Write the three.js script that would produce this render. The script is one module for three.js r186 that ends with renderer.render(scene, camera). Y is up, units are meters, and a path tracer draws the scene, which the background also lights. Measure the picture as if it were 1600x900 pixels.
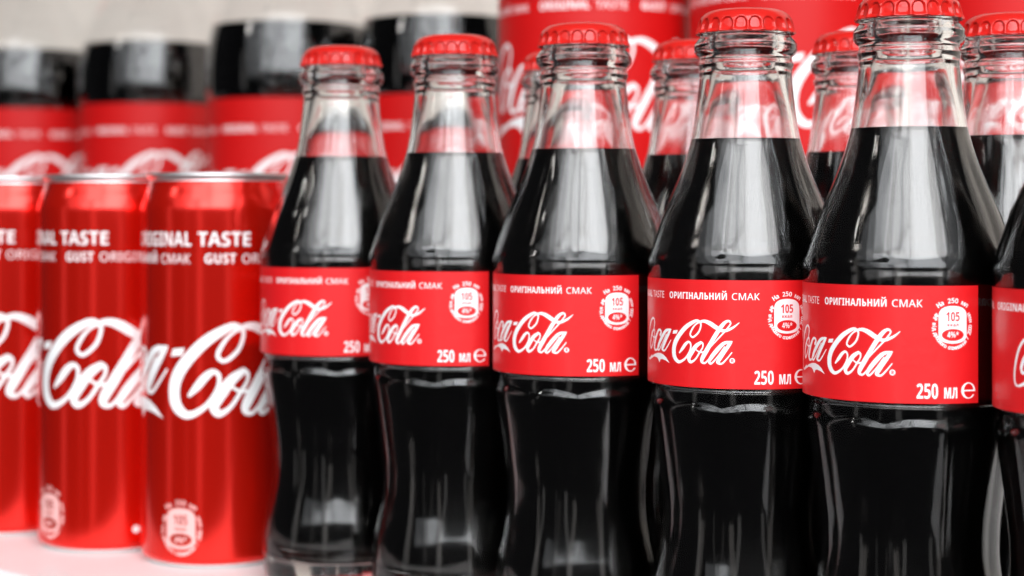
import * as THREE from 'three';
import { RectAreaLightUniformsLib } from 'three/addons/lights/RectAreaLightUniformsLib.js';
import { mergeGeometries } from 'three/addons/utils/BufferGeometryUtils.js';
import { RoundedBoxGeometry } from 'three/addons/geometries/RoundedBoxGeometry.js';

// Sizes below are in u = 0.9 mm, measured from the shelf top; every geometry is scaled to metres when it is made.
const U = 0.0009, EYE = 142;
const scene = new THREE.Scene();
scene.background = new THREE.Color(0.022, 0.022, 0.024);

// ---------------------------------------------------------------- camera
const F = 2775;                                                        // focal length in photograph pixels (1600 wide)
const camera = new THREE.PerspectiveCamera(2 * Math.atan(565 / F) * 180 / Math.PI, 1600 / 1130, 0.02, 50);
camera.position.set(0, EYE * U, 0);
camera.lookAt(0, EYE * U, -1);
camera.setViewOffset(1600, 1130, 0, 230, 1600, 900);                   // lens shifted down: level camera, verticals stay vertical
camera.focus = 532 * U;
camera.userData.fStop = 11.5;
scene.add(camera);

// ---------------------------------------------------------------- lights: the shop's bright window band and a ceiling lamp, behind and above the camera
RectAreaLightUniformsLib.init();
function areaLight(name, color, intensity, w, h, at, target) {
  const l = new THREE.RectAreaLight(color, intensity, w, h);
  l.name = name; l.position.set(...at); l.lookAt(...target); scene.add(l);
}
const day = new THREE.Color(0.94, 0.97, 1.0), aim = [0.02, 0.13, -0.5];
// panes of the shop window with dark bars between them: [centre x, centre y, width, height, brightness] in the window's own plane
{
  const from = new THREE.Vector3(0, 0.98, 0.7), frame = new THREE.Matrix4().lookAt(from, new THREE.Vector3(...aim), new THREE.Vector3(0, 1, 0));
  const right = new THREE.Vector3().setFromMatrixColumn(frame, 0), up = new THREE.Vector3().setFromMatrixColumn(frame, 1), out = new THREE.Vector3().setFromMatrixColumn(frame, 2);
  [[0.3, 0, 0.98, 1.2, 4.2], [0.25, 0.05, 0.6, 0.9, 1.6], [-0.42, -0.28, 0.36, 0.64, 4.4], [-0.62, 0.34, 0.72, 0.5, 3.2], [-1.0, -0.28, 0.36, 0.64, 2.2], [-0.3, 0, 2.3, 1.25, 1.2], [-0.7, 0, 3.6, 1.3, 0.8], [1.25, -0.1, 0.14, 0.7, 3.0]].forEach(([x, y, w, h, k], i) => {
    const at = from.clone().addScaledVector(right, x).addScaledVector(up, y).addScaledVector(out, 0.012 * i);
    areaLight('window_light', day, k, w, h, at.toArray(), at.clone().sub(out).toArray());
  });
}
areaLight('spot_lamp_light', new THREE.Color(1, 0.97, 0.92), 14, 0.09, 0.13, [-1.25, 0.95, -0.3], aim);      // a small lamp to the left: short glints on the glass
const strip = new THREE.Color(1.0, 0.97, 0.94);                                                // upright strip lamps along the aisle
for (const [deg, dist, w, k] of [[-72, 2.0, 0.2, 0.55], [-42, 2.1, 0.1, 0.25], [-21, 2.1, 0.24, 0.6], [24, 2.0, 0.2, 0.5]]) {
  const a = deg * Math.PI / 180, at = [Math.sin(a) * dist, 0.12, -0.5 + Math.cos(a) * dist];
  areaLight('aisle_lamp_light', strip, k, w, 1.2, at, [0, 0.12, -0.5]);
}

const renderer = new THREE.WebGLRenderer({ antialias: true });
renderer.toneMapping = THREE.LinearToneMapping;
renderer.toneMappingExposure = 1.18;
renderer.shadowMap.enabled = true;

// ---------------------------------------------------------------- helpers
let seed = 7;
const rnd = () => { seed = (seed * 1664525 + 1013904223) >>> 0; return seed / 4294967296; };
const smooth = (a, b, x) => { const t = Math.min(1, Math.max(0, (x - a) / (b - a))); return t * t * (3 - 2 * t); };
const taken = {};
function numbered(name) { const n = taken[name] = (taken[name] ?? -1) + 1; return n ? name + '_' + String(n).padStart(3, '0') : name; }
function mesh(name, geometry, material, parent) {
  const m = new THREE.Mesh(geometry, material);
  m.name = name; m.castShadow = m.receiveShadow = true; parent.add(m);
  return m;
}
const place = (o, X, Z, turn) => { o.position.set(X * U, 0, -Z * U); o.rotation.y = Math.atan2(-X, Z) + turn * Math.PI / 180; };
// monotone cubic through (h, r) pairs
function curve(pts) {
  const n = pts.length, d = [], m = [];
  for (let i = 0; i < n - 1; i++) d.push((pts[i + 1][1] - pts[i][1]) / (pts[i + 1][0] - pts[i][0]));
  for (let i = 0; i < n; i++) m.push(i === 0 ? d[0] : i === n - 1 ? d[n - 2] : d[i - 1] * d[i] <= 0 ? 0 : 2 * d[i - 1] * d[i] / (d[i - 1] + d[i]));
  return (h) => {
    let i = 0; while (i < n - 2 && h > pts[i + 1][0]) i++;
    const L = pts[i + 1][0] - pts[i][0], t = Math.min(1, Math.max(0, (h - pts[i][0]) / L)), t2 = t * t, t3 = t2 * t;
    return (2 * t3 - 3 * t2 + 1) * pts[i][1] + (t3 - 2 * t2 + t) * L * m[i] + (-2 * t3 + 3 * t2) * pts[i + 1][1] + (t3 - t2) * L * m[i + 1];
  };
}
// A surface of revolution from rows of (r, h); radius(r, h, angle) may shape it. Angle 0 faces +z; u runs with the angle.
function turned(rows, segments, radius = (r) => r) {
  const pos = [], uv = [], idx = [], W = segments + 1;
  rows.forEach(([r, h], j) => {
    for (let i = 0; i <= segments; i++) {
      const a = (i / segments) * 2 * Math.PI - Math.PI, q = radius(r, h, a) * U;
      pos.push(q * Math.sin(a), h * U, q * Math.cos(a)); uv.push(i / segments, j / (rows.length - 1));
      if (j && i) { const p = (j - 1) * W + i - 1; idx.push(p, p + 1, p + W + 1, p, p + W + 1, p + W); }
    }
  });
  const g = new THREE.BufferGeometry();
  g.setAttribute('position', new THREE.Float32BufferAttribute(pos, 3)); g.setAttribute('uv', new THREE.Float32BufferAttribute(uv, 2));
  g.setIndex(idx); g.computeVertexNormals();
  const n = g.attributes.normal;                                       // close the seam
  for (let j = 0; j < rows.length; j++) {
    const a = j * W, b = a + segments, v = new THREE.Vector3(n.getX(a) + n.getX(b), n.getY(a) + n.getY(b), n.getZ(a) + n.getZ(b)).normalize();
    n.setXYZ(a, v.x, v.y, v.z); n.setXYZ(b, v.x, v.y, v.z);
  }
  return g;
}
// A thin curved sheet (label) between two angles, with u in 0..1 along it and a real thickness.
function sheet(r, h0, h1, a0, a1, segments, thick, rowsN = 6) {
  const rows = [];
  for (let j = 0; j <= rowsN; j++) rows.push(h0 + (h1 - h0) * j / rowsN);
  const part = (rad, flip) => {
    const pos = [], uv = [], idx = [], W = segments + 1;
    rows.forEach((h, j) => { for (let i = 0; i <= segments; i++) {
      const a = a0 + (a1 - a0) * i / segments; pos.push(rad * U * Math.sin(a), h * U, rad * U * Math.cos(a)); uv.push(i / segments, j / rowsN);
      if (j && i) { const p = (j - 1) * W + i - 1; flip ? idx.push(p, p + W + 1, p + 1, p, p + W, p + W + 1) : idx.push(p, p + 1, p + W + 1, p, p + W + 1, p + W); }
    } });
    const g = new THREE.BufferGeometry();
    g.setAttribute('position', new THREE.Float32BufferAttribute(pos, 3)); g.setAttribute('uv', new THREE.Float32BufferAttribute(uv, 2));
    g.setIndex(idx); g.computeVertexNormals(); return g;
  };
  return mergeGeometries([part(r + thick, false), part(r, true)]);
}
function canvas(w, h) { const c = document.createElement('canvas'); c.width = w; c.height = h; return [c, c.getContext('2d')]; }
function textureOf(c, colour = true) { const t = new THREE.CanvasTexture(c); if (colour) t.colorSpace = THREE.SRGBColorSpace; t.magFilter = THREE.LinearFilter; t.anisotropy = 8; return t; }

// ---------------------------------------------------------------- printing: the script on the labels, drawn as brush strokes (x, y, width)
const A2 = [
  [[-50,216,8],[-63,222,10],[-81,241,12],[-98,262,11],[-105,275,8],[-99,281,5],[-86,269,4],[-73,252,3],[-57,229,3]],
  [[-57,216,5],[-46,215,6],[-35,214,4]],
  [[-39,217,8],[-48,230,10],[-60,247,11],[-73,267,11],[-78,277,8],[-66,280,5],[-52,267,4],[-35,246,3]]];
const LOGO = [
  [[-210,253,4],[-198,240,9],[-186,226,9],[-175,219,6],[-167,226,5],[-170,245,5],[-187,269,6],[-212,281,9],[-230,268,14],[-234,245,15],[-227,222,15],[-209,198,14],[-185,175,13],[-159,159,10],[-143,154,7],[-132,163,5],[-137,184,5],[-149,198,5],[-161,204,5],[-169,196,5],[-162,180,5],[-150,166,4],[-135,157,6],[-119,155,9],[-102,161,12],[-84,172,12],[-67,181,9],[-52,181,8],[-32,172,6],[-13,157,2]],
  [[-132,219,8],[-149,231,12],[-165,252,13],[-174,269,11],[-167,279,8],[-151,270,5],[-136,249,5],[-126,233,4],[-126,222,5],[-133,218,6]],
  [[-150,240,3],[-139,247,4],[-127,248,4],[-115,243,3]],
  [[-101,232,3],[-78,207,4],[-59,187,4],[-46,171,4],[-39,160,4],[-43,153,5],[-53,155,8],[-66,168,11],[-82,191,12],[-98,217,12],[-113,242,13],[-126,264,12],[-129,276,8],[-119,280,5],[-107,269,4],[-96,254,3]],
  ...A2, ...A2.map((s) => s.map(([x, y, w]) => [-249 + (x + 37) * 1.04, y - 29, w * 0.95])),
  [[-304,205,8],[-299,197,7],[-303,190,6],[-315,191,7],[-328,206,9],[-340,226,11],[-345,243,10],[-339,253,7],[-324,250,5],[-309,238,3]],
  [[-348,190,6],[-363,199,8],[-376,216,10],[-384,236,9],[-379,250,7],[-366,242,5],[-352,222,4],[-344,203,4],[-344,193,5],[-350,189,6]],
  [[-365,208,3],[-355,214,4],[-343,214,4],[-331,210,4]],
  [[-349,186,4],[-344,172,5],[-347,159,5],[-360,156,6],[-377,166,7],[-393,187,7],[-404,215,7],[-411,245,6],[-411,270,5],[-403,284,5],[-388,281,4],[-368,272,5]]];
const RIBBON = [[-394,286],[-368,274],[-344,266],[-322,261],[-302,260],[-285,264],[-270,272],[-253,288],[-273,281],[-292,278],[-302,280],[-309,290],[-317,280],[-326,275],[-346,274],[-370,281],[-394,289]];
let WHITE = '#fff';                                                      // the colour of print (none in the metalness map)
const HYPHEN = [[-236,187],[-217,185],[-221,196],[-240,198]];
function drawLogo(g, x, y, k, kx = 1, weight = 1) {                                // x: where unit -240 (the left of the second capital) falls; y: top
  g.save(); g.translate(x, y); g.scale(k * kx, k); g.translate(240, -149); g.fillStyle = WHITE;
  for (const s of LOGO) {
    const at = (i) => s[Math.max(0, Math.min(s.length - 1, i))];
    for (let i = 0; i < s.length - 1; i++) for (let t = 0; t < 1; t += 0.04) {
      const p = [0, 1, 2].map((c) => { const a = at(i - 1)[c], b = at(i)[c], d = at(i + 1)[c], e = at(i + 2)[c];
        return 0.5 * (2 * b + (d - a) * t + (2 * a - 5 * b + 4 * d - e) * t * t + (3 * b - a - 3 * d + e) * t * t * t); });
      g.beginPath(); g.arc(p[0], p[1], Math.max(0.8, p[2] * weight / 2), 0, 7); g.fill();
    }
  }
  for (const poly of [RIBBON, HYPHEN]) { g.beginPath(); poly.forEach(([px, py], i) => (i ? g.lineTo(px, py) : g.moveTo(px, py))); g.closePath(); g.fill(); }
  g.restore();
}
// words fitted between x0 and x1, capitals cap high on the baseline y
function words(g, text, x0, x1, y, cap, bold, colour = WHITE) {
  g.save(); g.fillStyle = colour; g.font = (bold ? 'bold ' : '') + '100px sans-serif'; g.textAlign = 'left'; g.textBaseline = 'alphabetic';
  const w = g.measureText(text).width; g.translate(x0, y); g.scale((x1 - x0) / w, cap / 71.5); g.fillText(text, 0, 0); g.restore();
}
function arcWords(g, text, cx, cy, rx, ry, from, to, size, outward) {
  g.save(); g.fillStyle = WHITE; g.font = 'bold ' + size + 'px sans-serif'; g.textAlign = 'center'; g.textBaseline = 'middle';
  [...text].forEach((ch, i) => { const a = from + (to - from) * (i + 0.5) / text.length;
    g.save(); g.translate(cx + rx * Math.cos(a), cy + ry * Math.sin(a)); g.rotate(a + (outward ? Math.PI / 2 : -Math.PI / 2)); g.fillText(ch, 0, 0); g.restore(); });
  g.restore();
}
function badge(g, x, y, k, red) {                                       // x, y: centre and top of the white tablet; k: pixels per u (tablet 8.4 x 10.6)
  const w = 4.2 * k, h = 10.6 * k;
  g.save(); g.translate(x, y); g.fillStyle = WHITE;
  g.beginPath(); g.moveTo(-w, 3 * k); g.bezierCurveTo(-w, 0.6 * k, -0.55 * w, 0, 0, 0); g.bezierCurveTo(0.55 * w, 0, w, 0.6 * k, w, 3 * k);
  g.lineTo(w, h - 2.4 * k); g.bezierCurveTo(w, h - 0.7 * k, 0.55 * w, h, 0, h); g.bezierCurveTo(-0.55 * w, h, -w, h - 0.7 * k, -w, h - 2.4 * k); g.closePath(); g.fill();
  g.fillStyle = red; g.beginPath(); g.ellipse(0, 8.15 * k, 3.25 * k, 1.65 * k, 0, 0, 7); g.fill();
  words(g, '105', -2.1 * k, 2.1 * k, 4.3 * k, 2.6 * k, true, red); words(g, 'ккал', -1.75 * k, 1.75 * k, 5.8 * k, 0.95 * k, true, red);
  words(g, '4%*', -1.7 * k, 1.8 * k, 8.95 * k, 1.6 * k, true);
  arcWords(g, 'На 250 мл', 0, 6.0 * k, 7.4 * k, 7.4 * k, -Math.PI * 0.71, -Math.PI * 0.29, 1.95 * k, true);
  arcWords(g, '4%* від добового споживання / 2000 ккал', 0, 5.4 * k, 5.4 * k, 6.4 * k, Math.PI * 1.17, -Math.PI * 0.17, 1.6 * k, false);
  g.restore();
}

// ---------------------------------------------------------------- materials
const RED = '#e3151b';
const M = {
  glass: new THREE.MeshPhysicalMaterial({ color: new THREE.Color(0.985, 0.99, 0.985), roughness: 0.085, transmission: 1, thickness: 0.002, ior: 1.5 }),
  drink: new THREE.MeshPhysicalMaterial({ color: 0xffffff, roughness: 0.05, transmission: 1, thickness: 0.04, ior: 1.34, attenuationColor: new THREE.Color(0.3, 0.035, 0.01), attenuationDistance: 0.006 }),
  cap: new THREE.MeshPhysicalMaterial({ color: new THREE.Color(0.58, 0.012, 0.008), roughness: 0.55, specularIntensity: 0.3, clearcoat: 0.55, clearcoatRoughness: 0.06 }),
  liner: new THREE.MeshStandardMaterial({ color: new THREE.Color(0.55, 0.55, 0.56), roughness: 0.35, metalness: 0.9 }),
  alu: new THREE.MeshStandardMaterial({ color: new THREE.Color(0.91, 0.91, 0.91), roughness: 0.42, metalness: 1 }),
  pet: new THREE.MeshPhysicalMaterial({ color: 0xffffff, roughness: 0.03, transmission: 1, thickness: 0, ior: 1.5 }),
  petCap: new THREE.MeshPhysicalMaterial({ color: new THREE.Color(0.65, 0.02, 0.02), roughness: 0.4 }),
};

// ---------------------------------------------------------------- the setting
{
  // shelf top, its front edge parallel to the front row
  const along = new THREE.Vector2(0.746, -0.665), shelf = new THREE.Group();
  const mottle = canvas(512, 512); { const [, g] = mottle; g.fillStyle = '#fff'; g.fillRect(0, 0, 512, 512); for (let i = 0; i < 900; i++) { g.globalAlpha = 0.05; g.fillStyle = rnd() < 0.5 ? '#cfcac6' : '#ffffff'; g.beginPath(); g.ellipse(rnd() * 512, rnd() * 512, 4 + rnd() * 40, 1 + rnd() * 5, rnd() * 3, 0, 7); g.fill(); } }
  const white = new THREE.MeshPhysicalMaterial({ color: new THREE.Color(0.9, 0.89, 0.88), roughness: 0.35, map: textureOf(mottle[0]) });
  const s = new THREE.Mesh(new RoundedBoxGeometry(2.2, 0.024, 1.5, 3, 0.004), white);
  s.name = 'shelf'; s.userData.kind = 'structure'; s.castShadow = s.receiveShadow = true;
  s.rotation.y = -Math.atan2(0.665, 0.746);                              // local x runs along the row, local -z into the shelf
  const mid = [24.7, 612], front = 82, depth = 1.5 / U, inward = [0.665, 0.746], c = [mid[0] + inward[0] * (depth / 2 - front), mid[1] + inward[1] * (depth / 2 - front)];
  s.position.set(c[0] * U, -0.012, -c[1] * U); scene.add(s);
  const plaster = canvas(512, 512); { const [, g] = plaster; g.fillStyle = '#fff'; g.fillRect(0, 0, 512, 512); for (let i = 0; i < 1600; i++) { g.globalAlpha = 0.06; g.fillStyle = rnd() < 0.5 ? '#d8d0c6' : '#ffffff'; g.beginPath(); g.ellipse(rnd() * 512, rnd() * 512, 3 + rnd() * 30, 3 + rnd() * 30, 0, 0, 7); g.fill(); } }
  const w = new THREE.Mesh(new THREE.BoxGeometry(3.4, 1.3, 0.04), new THREE.MeshStandardMaterial({ color: new THREE.Color(0.86, 0.79, 0.7), roughness: 0.85, map: textureOf(plaster[0]) }));
  w.name = 'wall'; w.userData.kind = 'structure'; w.receiveShadow = w.castShadow = true;
  w.rotation.y = -Math.atan2(43, 94); w.position.set(-60 * U, 0.65 - 0.3, -1480 * U); scene.add(w);
}

// ---------------------------------------------------------------- glass bottle
const bottleR = curve([[0,26],[1.2,28.2],[4,29.8],[10,30.7],[16,30.7],[23,30],[31,28.3],[38,27],[44,26.5],[50,26.6],[60,27.6],[70,28.9],[78,30],[82,30.5],[84,30.6],[88,30.6],[90,31],[122,31],[124.5,31.2],[126.6,31.5],[127.8,31.3],[129,30.9],[132,30],[136,28.7],[142,26.6],[148,24],[154,21.5],[160,19.3],[167,17.2],[175,15.9],[183,15],[187,14.7],[188.6,15],[189.8,15.3],[191,14.8],[192,14.7],[193,15.7],[194.4,16.4],[196,16.4],[197.4,15.6],[198.6,14.6],[200,14.2],[204,14],[205.4,13.5],[206,12.4]]);
const innerR = curve([[9,2],[9.4,14],[10.4,21],[12,25],[15,27.9],[20,28],[31,26.1],[44,24.5],[60,25.5],[82,28.2],[90,28.9],[122,29],[128,28.8],[136,26.2],[148,21.6],[160,17],[167,15],[175,13.6],[185,11.4],[193,10],[206,9.4]]);
function fluted(r, h, a) {
  const p = Math.sqrt(Math.cos(5 * a + 0.6) ** 2 + 0.004), shoulder = 0.6 * smooth(127.5, 131, h) * (1 - smooth(150, 171, h));
  if (h > 120) return r - shoulder * (1 - p);
  const lobes = r - 0.5 * smooth(26, 44, h) * (1 - p), edge = 1.5 * (1 - p), t = smooth(82 - edge, 84.6 - edge, h);
  return h < 89 ? lobes * (1 - t) + (h > 70 ? 29.55 + 1.2 * smooth(87, 88.6, h) : lobes) * t : r;
}
const bottleGlass = (() => {
  const rows = [[0.01, 3.2], [14, 3], [22, 1.4], [24.5, 0.2], [25.6, 0]];
  const steps = (a, b, d) => { const o = []; for (let h = a; h < b - 1e-6; h += d) o.push(h); return o; };
  for (const h of [...steps(0.4, 4, 0.6), ...steps(4, 76, 2), ...steps(76, 90, 0.45), ...steps(90, 122, 8), ...steps(122, 133, 0.6), ...steps(133, 172, 1.5), ...steps(172, 186, 2), ...steps(186, 206.01, 0.4)]) rows.push([bottleR(h), h]);
  rows.push([11.4, 206.4], [10, 206.2]);
  for (const h of [...steps(12, 206, 3)].reverse()) rows.push([innerR(h), h]);
  for (const [r, h] of [[25, 12], [21, 10.4], [14, 9.4], [0.01, 9]]) rows.push([r, h]);
  return turned(rows, 200, (r, h, a) => r);
})();
{ // shape the outer wall only: rows up to the lip carry the flutes
  const g = bottleGlass, p = g.attributes.position, W = 201;
  const rowsN = p.count / W; let lip = 0, best = 0;
  for (let j = 0; j < rowsN; j++) { const h = p.getY(j * W); if (h > best) { best = h; lip = j; } }
  for (let j = 5; j < lip; j++) for (let i = 0; i < W; i++) {
    const h = p.getY(j * W) / U, a = (i / 200) * 2 * Math.PI - Math.PI, q = fluted(bottleR(h), h, a) * U;
    p.setX(j * W + i, q * Math.sin(a)); p.setZ(j * W + i, q * Math.cos(a));
  }
  g.computeVertexNormals();
  const n = g.attributes.normal;
  for (let j = 0; j < rowsN; j++) { const a = j * W, b = a + 200, v = new THREE.Vector3(n.getX(a) + n.getX(b), n.getY(a) + n.getY(b), n.getZ(a) + n.getZ(b)).normalize(); n.setXYZ(a, v.x, v.y, v.z); n.setXYZ(b, v.x, v.y, v.z); }
}
const drinkGeometry = (level) => {
  const rows = [[0.01, 8.8], [14.1, 9.2], [21.1, 10.2], [25.1, 11.9]];
  for (let h = 14; h < level - 0.5; h += 3) rows.push([innerR(h) + 0.12, h]);
  rows.push([innerR(level) + 0.12, level + 0.35], [innerR(level) - 0.5, level - 0.1], [innerR(level) - 1.5, level - 0.2], [0.01, level - 0.2]);
  return turned(rows, 72);
};
const labelTexture = (() => {
  const K = 12.4, L0 = -131, L1 = 19.3, H = 33, [c, g] = canvas(Math.round((L1 - L0) * K), Math.round(H * K)), X = (x) => (x - L0) * K, Y = (y) => y * K;
  g.fillStyle = RED; g.fillRect(0, 0, c.width, c.height);
  words(g, 'ОРИГІНАЛЬНИЙ', X(-28.1), X(-7), Y(6), 2.1 * K, true); words(g, 'СМАК', X(-5.9), X(2.7), Y(6), 2.1 * K, false);
  words(g, 'TASTE', X(-38.2), X(-30.6), Y(6), 2.1 * K, false); words(g, 'ORIGINAL', X(-54), X(-39.2), Y(6), 2.1 * K, true);
  words(g, 'GUST ORIGINAL', X(-80), X(-57.5), Y(6), 2.1 * K, true);
  drawLogo(g, X(-26.6), Y(12), 0.1 * K * 1.02, 1, 1.08);
  g.fillStyle = '#fff'; g.beginPath(); g.arc(X(-5.6), Y(24.4), 0.85 * K, 0, 7); g.fill();
  words(g, 'R', X(-6.05), X(-5.1), Y(24.9), 1.05 * K, true, RED);
  badge(g, X(11.3), Y(5.6), K, RED);
  words(g, '250', X(0.9), X(7.1), Y(31.5), 4.1 * K, true); words(g, 'мл', X(8.5), X(12.8), Y(31.5), 4.0 * K, true);
  g.save(); g.translate(X(16.05), Y(29.4)); g.fillStyle = '#fff'; g.beginPath(); g.arc(0, 0, 2.3 * K, 0, 7); g.arc(0, 0, 2.3 * K, 0, 7); g.fill();
  g.fillStyle = RED; g.beginPath(); g.ellipse(0.1 * K, 0, 1.5 * K, 1.95 * K, 0, 0, 7); g.fill(); g.fillRect(0.2 * K, 0.25 * K, 2.4 * K, 0.85 * K);
  g.fillStyle = '#fff'; g.fillRect(-1.7 * K, -0.2 * K, 3.7 * K, 0.45 * K); g.restore();
  for (let i = 0; i < 9; i++) words(g, 'вода цукор діоксид вуглецю барвник регулятор', X(-118), X(-88), Y(9 + i * 2.4), 1.1 * K, false);
  return textureOf(c);
})();
const labelGeometry = sheet(31.12, 89, 122, -131 / 31.2, 19.3 / 31.2, 110, 0.12);
const ripple = (() => { const [c, g] = canvas(1024, 256); g.fillStyle = '#808080'; g.fillRect(0, 0, 1024, 256); for (let i = 0; i < 260; i++) { g.globalAlpha = 0.05; g.fillStyle = rnd() < 0.5 ? '#000' : '#fff'; g.beginPath(); g.ellipse(rnd() * 1024, rnd() * 256, 10 + rnd() * 50, 10 + rnd() * 90, rnd() * 0.6, 0, 7); g.fill(); } return textureOf(c, false); })();
const labelMaterial = new THREE.MeshPhysicalMaterial({ map: labelTexture, bumpMap: ripple, bumpScale: 0.0003, roughness: 0.45, clearcoat: 0.45, clearcoatRoughness: 0.22 });
const capGeometry = (() => {
  const rows = [[0.01, 207.5], [5, 207.5], [8, 207.4], [10.2, 207.2], [11.8, 206.8], [13, 206.2], [13.9, 205.4], [14.5, 204.6], [14.8, 204], [15, 203.5], [15.12, 203], [15.25, 202.3], [15.4, 201.6], [15.6, 201], [15.85, 200.4], [16.1, 199.9], [16.05, 199.6], [15.6, 199.6], [14.9, 200.2], [14.4, 202.5], [14, 204.6], [12.6, 206.3], [0.01, 206.8]];
  const fine = [];
  rows.forEach(([r, h], k) => { if (k && h < 205.5 && r > 14.5 && rows[k - 1][1] > h + 0.01) for (const t of [1 / 3, 2 / 3]) fine.push([rows[k - 1][0] + (r - rows[k - 1][0]) * t, rows[k - 1][1] + (h - rows[k - 1][1]) * t]); fine.push([r, h]); });
  return turned(fine.reverse(), 504, (r, h, a) => {
    if (h > 204.8 || (h < 204.8 && r < 14.5)) return r;
    const c = 0.5 + 0.5 * Math.cos(21 * a), valley = 1 - Math.pow(c, 3.4), arch = 204.3 - 1.5 * c * c, k = smooth(arch, arch - 0.8, h), floor = 14.1 + 1.5 * smooth(201.5, 199.6, h);
    return r - valley * k * Math.max(0, r - floor);
  });
})();
function makeGlassBottle() {
  const o = new THREE.Group(); o.name = numbered('glass_bottle'); scene.add(o);
  mesh('glass', bottleGlass, M.glass, o);
  mesh('drink', drinks[0], M.drink, o);
  mesh('label', labelGeometry, labelMaterial, o);
  mesh('cap', capGeometry, M.cap, o);
  o.userData = { category: 'bottle', group: 'capped glass cola bottles' };
  return o;
}
const drinks = [163.7, 165.4, 167].map(drinkGeometry);
const glassBottles = [
  [-66.75, 694, 0, 0, 'capped glass bottle touching the red cans, leftmost of the front row'],
  [-21, 651, -13, 0, 'capped glass bottle second from the cans in the front row'],
  [24.7, 612, 0, 0, 'capped glass bottle in the middle of the front row, third from the cans'],
  [74.8, 569, 3, 1, 'capped glass bottle fourth from the cans, left of the largest whole bottle'],
  [118, 528, 2, 2, 'largest whole glass bottle near the right, its cap cut by the top edge'],
  [164, 487, 30, 2, 'nearest glass bottle, cut off by the right edge of the picture'],
  [20, 717, 20, 0, 'glass bottle of the second row, almost hidden behind the middle front bottle'],
  [68.6, 670, -30, 0, 'second row glass bottle seen between the middle front bottle and the fourth'],
  [124, 639, 60, 0, 'second row glass bottle seen just left of the largest front bottle'],
  [163, 581, 80, 2, 'second row glass bottle at the right edge, behind the largest front bottle'],
];
let bottle0;
for (const [X, Z, turn, level, label] of glassBottles) {
  let o;
  if (!bottle0) o = bottle0 = makeGlassBottle(); else { o = bottle0.clone(); o.name = numbered('glass_bottle'); scene.add(o); }
  o.children[1].geometry = drinks[level];
  o.children[0].rotation.y = rnd() * 1.2;                              // the flutes do not line up with the label
  o.userData = { ...bottle0.userData, label };
  place(o, X, Z, turn);
}

// ---------------------------------------------------------------- drink can
const CAN = 31.5;
const canPrint = (ink, metal) => {
  WHITE = metal ? '#f00' : '#fff';
  const K = 10, W = 2 * Math.PI * CAN, H = 156, [c, g] = canvas(Math.round(W * K), H * K), X = (x) => (x + W / 2) * K, Y = (h) => (H - h) * K;
  g.fillStyle = ink; g.fillRect(0, 0, c.width, c.height);
  words(g, 'ORIGINAL', X(-43), X(-10.3), Y(129.3), 5.6 * K, true); words(g, 'TASTE', X(-8), X(14), Y(129.3), 5.6 * K, true);
  words(g, 'ОРИГІНАЛЬНИЙ', X(-62), X(-27), Y(122.4), 3.8 * K, true); words(g, 'СМАК', X(-25), X(-11), Y(122.4), 3.8 * K, false);
  words(g, 'GUST', X(-5.4), X(7.5), Y(122.4), 3.8 * K, true); words(g, 'ORIGINAL', X(9.6), X(36), Y(122.4), 3.8 * K, false);
  drawLogo(g, X(-19.8), Y(98.8), 0.28 * K, 1, 1.22);
  g.globalAlpha = metal ? 1 : 0.72; badge(g, X(-15.3), Y(24.5), 1.55 * K, ink); g.globalAlpha = 1;
  g.fillStyle = WHITE; g.beginPath(); g.arc(X(25), Y(10), 1.6 * K, 0, 7); g.fill();
  for (let i = 0; i < 14; i++) words(g, 'вода цукор діоксид вуглецю барвник', X(62), X(92), Y(118 - i * 4), 1.8 * K, false);
  WHITE = '#fff';
  return textureOf(c, !metal);
};
const canMaterial = new THREE.MeshPhysicalMaterial({ map: canPrint('#ea1c0d', false), metalnessMap: canPrint('#0000a4', true), roughness: 0.18, metalness: 1, clearcoat: 0.35, clearcoatRoughness: 0.2 });
const canBody = (() => {
  const r = curve([[1.6, 29.4], [2.6, 30.6], [4.6, 31.5], [138, 31.5], [144, 31.45], [146.5, 31], [150, 29.9], [153, 28.6], [155.6, 27.9]]), rows = [];
  for (const h of [1.6, 2.1, 2.6, 3.4, 4.6, 20, 50, 80, 110, 138, 141, 143, 144.5, 145.5, 146.5, 148, 149.5, 151, 152.5, 154, 155.6]) rows.push([r(h), h]);
  const g = turned(rows, 120), p = g.attributes.position, uv = g.attributes.uv;
  for (let i = 0; i < p.count; i++) uv.setY(i, p.getY(i) / U / 156);
  return g;
})();
const canRim = turned([[27.9, 155.6], [27.5, 156.2], [28.2, 156.7], [28.9, 157.4], [29, 158.2], [28.5, 158.9], [27.8, 158.9], [27.3, 158.2], [27, 156], [25.6, 153.2]], 120);
const canLid = turned([[25.6, 153.2], [24.9, 153], [24.4, 154.2], [23.6, 154.6], [0.01, 154.6]], 96);
const canBase = turned([[0.01, 4.2], [12, 3], [20, 1], [24, 0], [26.5, 0], [28.2, 0.4], [29.4, 1.6]], 120);
const canTab = (() => {
  const s = new THREE.Shape(), k = U; s.absellipse(0, 0, 5 * k, 8 * k, 0, 2 * Math.PI);
  const hole = new THREE.Path(); hole.absellipse(0, 3.4 * k, 2.8 * k, 2.6 * k, 0, 2 * Math.PI); s.holes.push(hole);
  const g = new THREE.ExtrudeGeometry(s, { depth: 0.7 * k, bevelEnabled: true, bevelSize: 0.3 * k, bevelThickness: 0.2 * k, bevelSegments: 2, curveSegments: 24 });
  g.rotateX(-Math.PI / 2); g.translate(0, 155 * U, 0); return g;
})();
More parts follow.
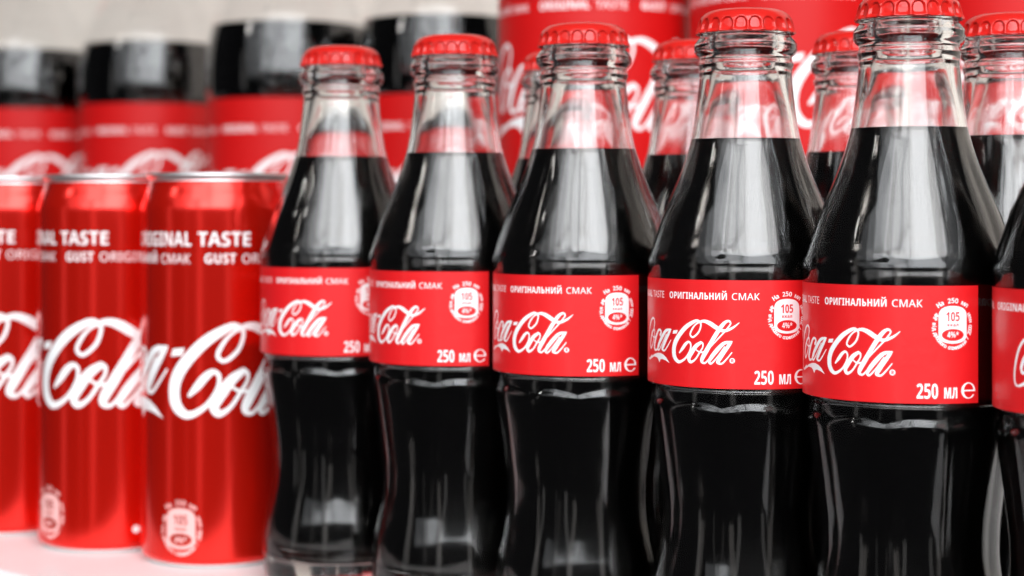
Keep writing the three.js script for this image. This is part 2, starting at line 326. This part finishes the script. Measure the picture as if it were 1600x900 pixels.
const cans = [[-122.7, 740, 0, 'red cola can touching the leftmost glass bottle, nearest of three cans'], [-174, 772, -27, 'middle red cola can of three, between its two neighbours'], [-227, 812, -25, 'farthest red cola can, cut off by the left edge of the picture']];
let can0;
for (const [X, Z, turn, label] of cans) {
  let o;
  if (!can0) {
    o = can0 = new THREE.Group(); o.name = numbered('drink_can'); scene.add(o);
    mesh('body', canBody, canMaterial, o); mesh('rim', canRim, M.alu, o); const lid = mesh('lid', canLid, M.alu, o); mesh('tab', canTab, M.alu, lid); mesh('base', canBase, M.alu, o);
  } else { o = can0.clone(); o.name = numbered('drink_can'); scene.add(o); }
  o.userData = { label, category: 'can', group: 'red drink cans' };
  place(o, X, Z, turn);
}

// ---------------------------------------------------------------- large plastic bottles behind
const petTexture = (() => {
  const K = 5.6, W = 330, H = 110, [c, g] = canvas(Math.round(W * K), Math.round(H * K)), X = (x) => (x + W / 2) * K, Y = (y) => y * K;
  g.fillStyle = '#cb0f10'; g.fillRect(0, 0, c.width, c.height);
  words(g, 'ОРИГІНАЛЬНИЙ СМАК', X(-92), X(-38), Y(22), 3.6 * K, false); words(g, 'ORIGINAL', X(-31), X(-3), Y(22), 4 * K, true); words(g, 'TASTE', X(0), X(17), Y(22), 4 * K, false);
  words(g, 'GUST', X(24), X(40), Y(22), 4 * K, true); words(g, 'ORIGINAL', X(43), X(70), Y(22), 4 * K, false);
  drawLogo(g, X(-17.6), Y(35), 0.345 * K);
  for (let i = 0; i < 12; i++) words(g, 'вода цукор діоксид вуглецю барвник регулятор кислотності', X(95), X(155), Y(30 + i * 5), 2.2 * K, false);
  return textureOf(c);
})();
const petLabelMaterial = new THREE.MeshPhysicalMaterial({ map: petTexture, roughness: 0.5, specularIntensity: 0.5, clearcoat: 0.1, clearcoatRoughness: 0.25 });
const diamonds = (() => {
  const [c, g] = canvas(1024, 512); g.fillStyle = '#000'; g.fillRect(0, 0, 1024, 512); g.fillStyle = '#fff';
  for (let j = 0; j < 14; j++) for (let i = 0; i < 40; i++) { if ((i % 10) > 3) continue; const x = i * 25.6 + (j % 2) * 12.8, y = 60 + j * 18; g.beginPath(); g.moveTo(x, y - 8); g.lineTo(x + 11, y); g.lineTo(x, y + 8); g.lineTo(x - 11, y); g.fill(); }
  return textureOf(c, false);
})();
M.petShoulder = new THREE.MeshPhysicalMaterial({ color: 0xffffff, roughness: 0.04, transmission: 1, thickness: 0, ior: 1.6, bumpMap: diamonds, bumpScale: 0.0012 });
function petShape(lift, labelTop, level, top, wide = 0) {
  const r = curve([[0, 38], [4, 46], [12, 50], [60, 49], [90 + lift, 48.6], [labelTop - 110, 49.6 + wide], [labelTop, 49.6 + wide], [labelTop + 3, 51.4 + wide], [labelTop + 10, 52.2 + wide], [labelTop + 30, 51.4 + wide], [labelTop + 46, 48.5 + wide], [labelTop + 62, 43.5 + wide], [labelTop + 84, 34], [labelTop + 104, 20], [labelTop + 116, 14.5], [top, 14]]);
  const shell = [[0.01, 3]], fill = [[0.01, 3.6]];
  for (let h = 0; h <= top + 0.01; h += 3) shell.push([r(Math.min(h, top)), h]);
  for (let h = 2; h < level; h += 3) fill.push([r(h) - 0.6, h]);
  fill.push([r(level) - 0.6, level], [0.01, level]);
  return { shell: turned(shell, 96), drink: turned(fill, 80), label: sheet(49.8 + wide, labelTop - 110, labelTop, -Math.PI * 0.999, Math.PI * 0.999, 120, 0.15), cap: turned([[0.01, top + 2], [13, top + 2], [15.6, top + 1], [16.2, top - 1], [16.2, top - 17], [15, top - 17.6], [14.4, top - 17]].reverse(), 60, (q, h, a) => (q > 16 ? q + 0.25 * Math.cos(60 * a) : q)), ring: turned([[14.2, top - 24], [19.5, top - 23.4], [19.8, top - 22], [14.2, top - 21.6]], 48) };
}
const shapes = { low: petShape(0, 223, 268.5, 352, 3), full: petShape(0, 217, 266.5, 352, 3), tall: petShape(40, 264, 312, 392) };
const petBottles = [
  ['low', -381, 1400, -9, 'tall plastic cola bottle farthest left, behind the farthest can, cut by the left edge'], ['low', -271, 1340, -16, 'tall plastic cola bottle standing behind the middle can, second from the left'],
  ['full', -149, 1185, -19, 'tall plastic cola bottle behind the nearest can and the leftmost glass bottle'], ['full', -46, 1150, -22, 'tall plastic cola bottle seen between the necks of the two leftmost glass bottles'],
  ['tall', 43, 912, 0, 'large red labelled bottle behind the middle glass bottle, its left side showing'], ['tall', 137, 868, 17, 'large red labelled bottle behind the fourth glass bottle'], ['tall', 237, 824, 12, 'large red labelled bottle at the right edge, behind the largest glass bottle'],
];
for (const [kind, X, Z, turn, label] of petBottles) {
  const o = new THREE.Group(), s = shapes[kind]; o.name = numbered('plastic_bottle'); scene.add(o);
  mesh('shell', s.shell, M.petShoulder, o); mesh('drink', s.drink, M.drink, o); mesh('label', s.label, petLabelMaterial, o); mesh('cap', s.cap, M.petCap, o); mesh('neck_ring', s.ring, M.pet, o);
  o.userData = { label, category: 'bottle', group: 'large plastic cola bottles in the back row' };
  place(o, X, Z, turn);
}

renderer.render(scene, camera);
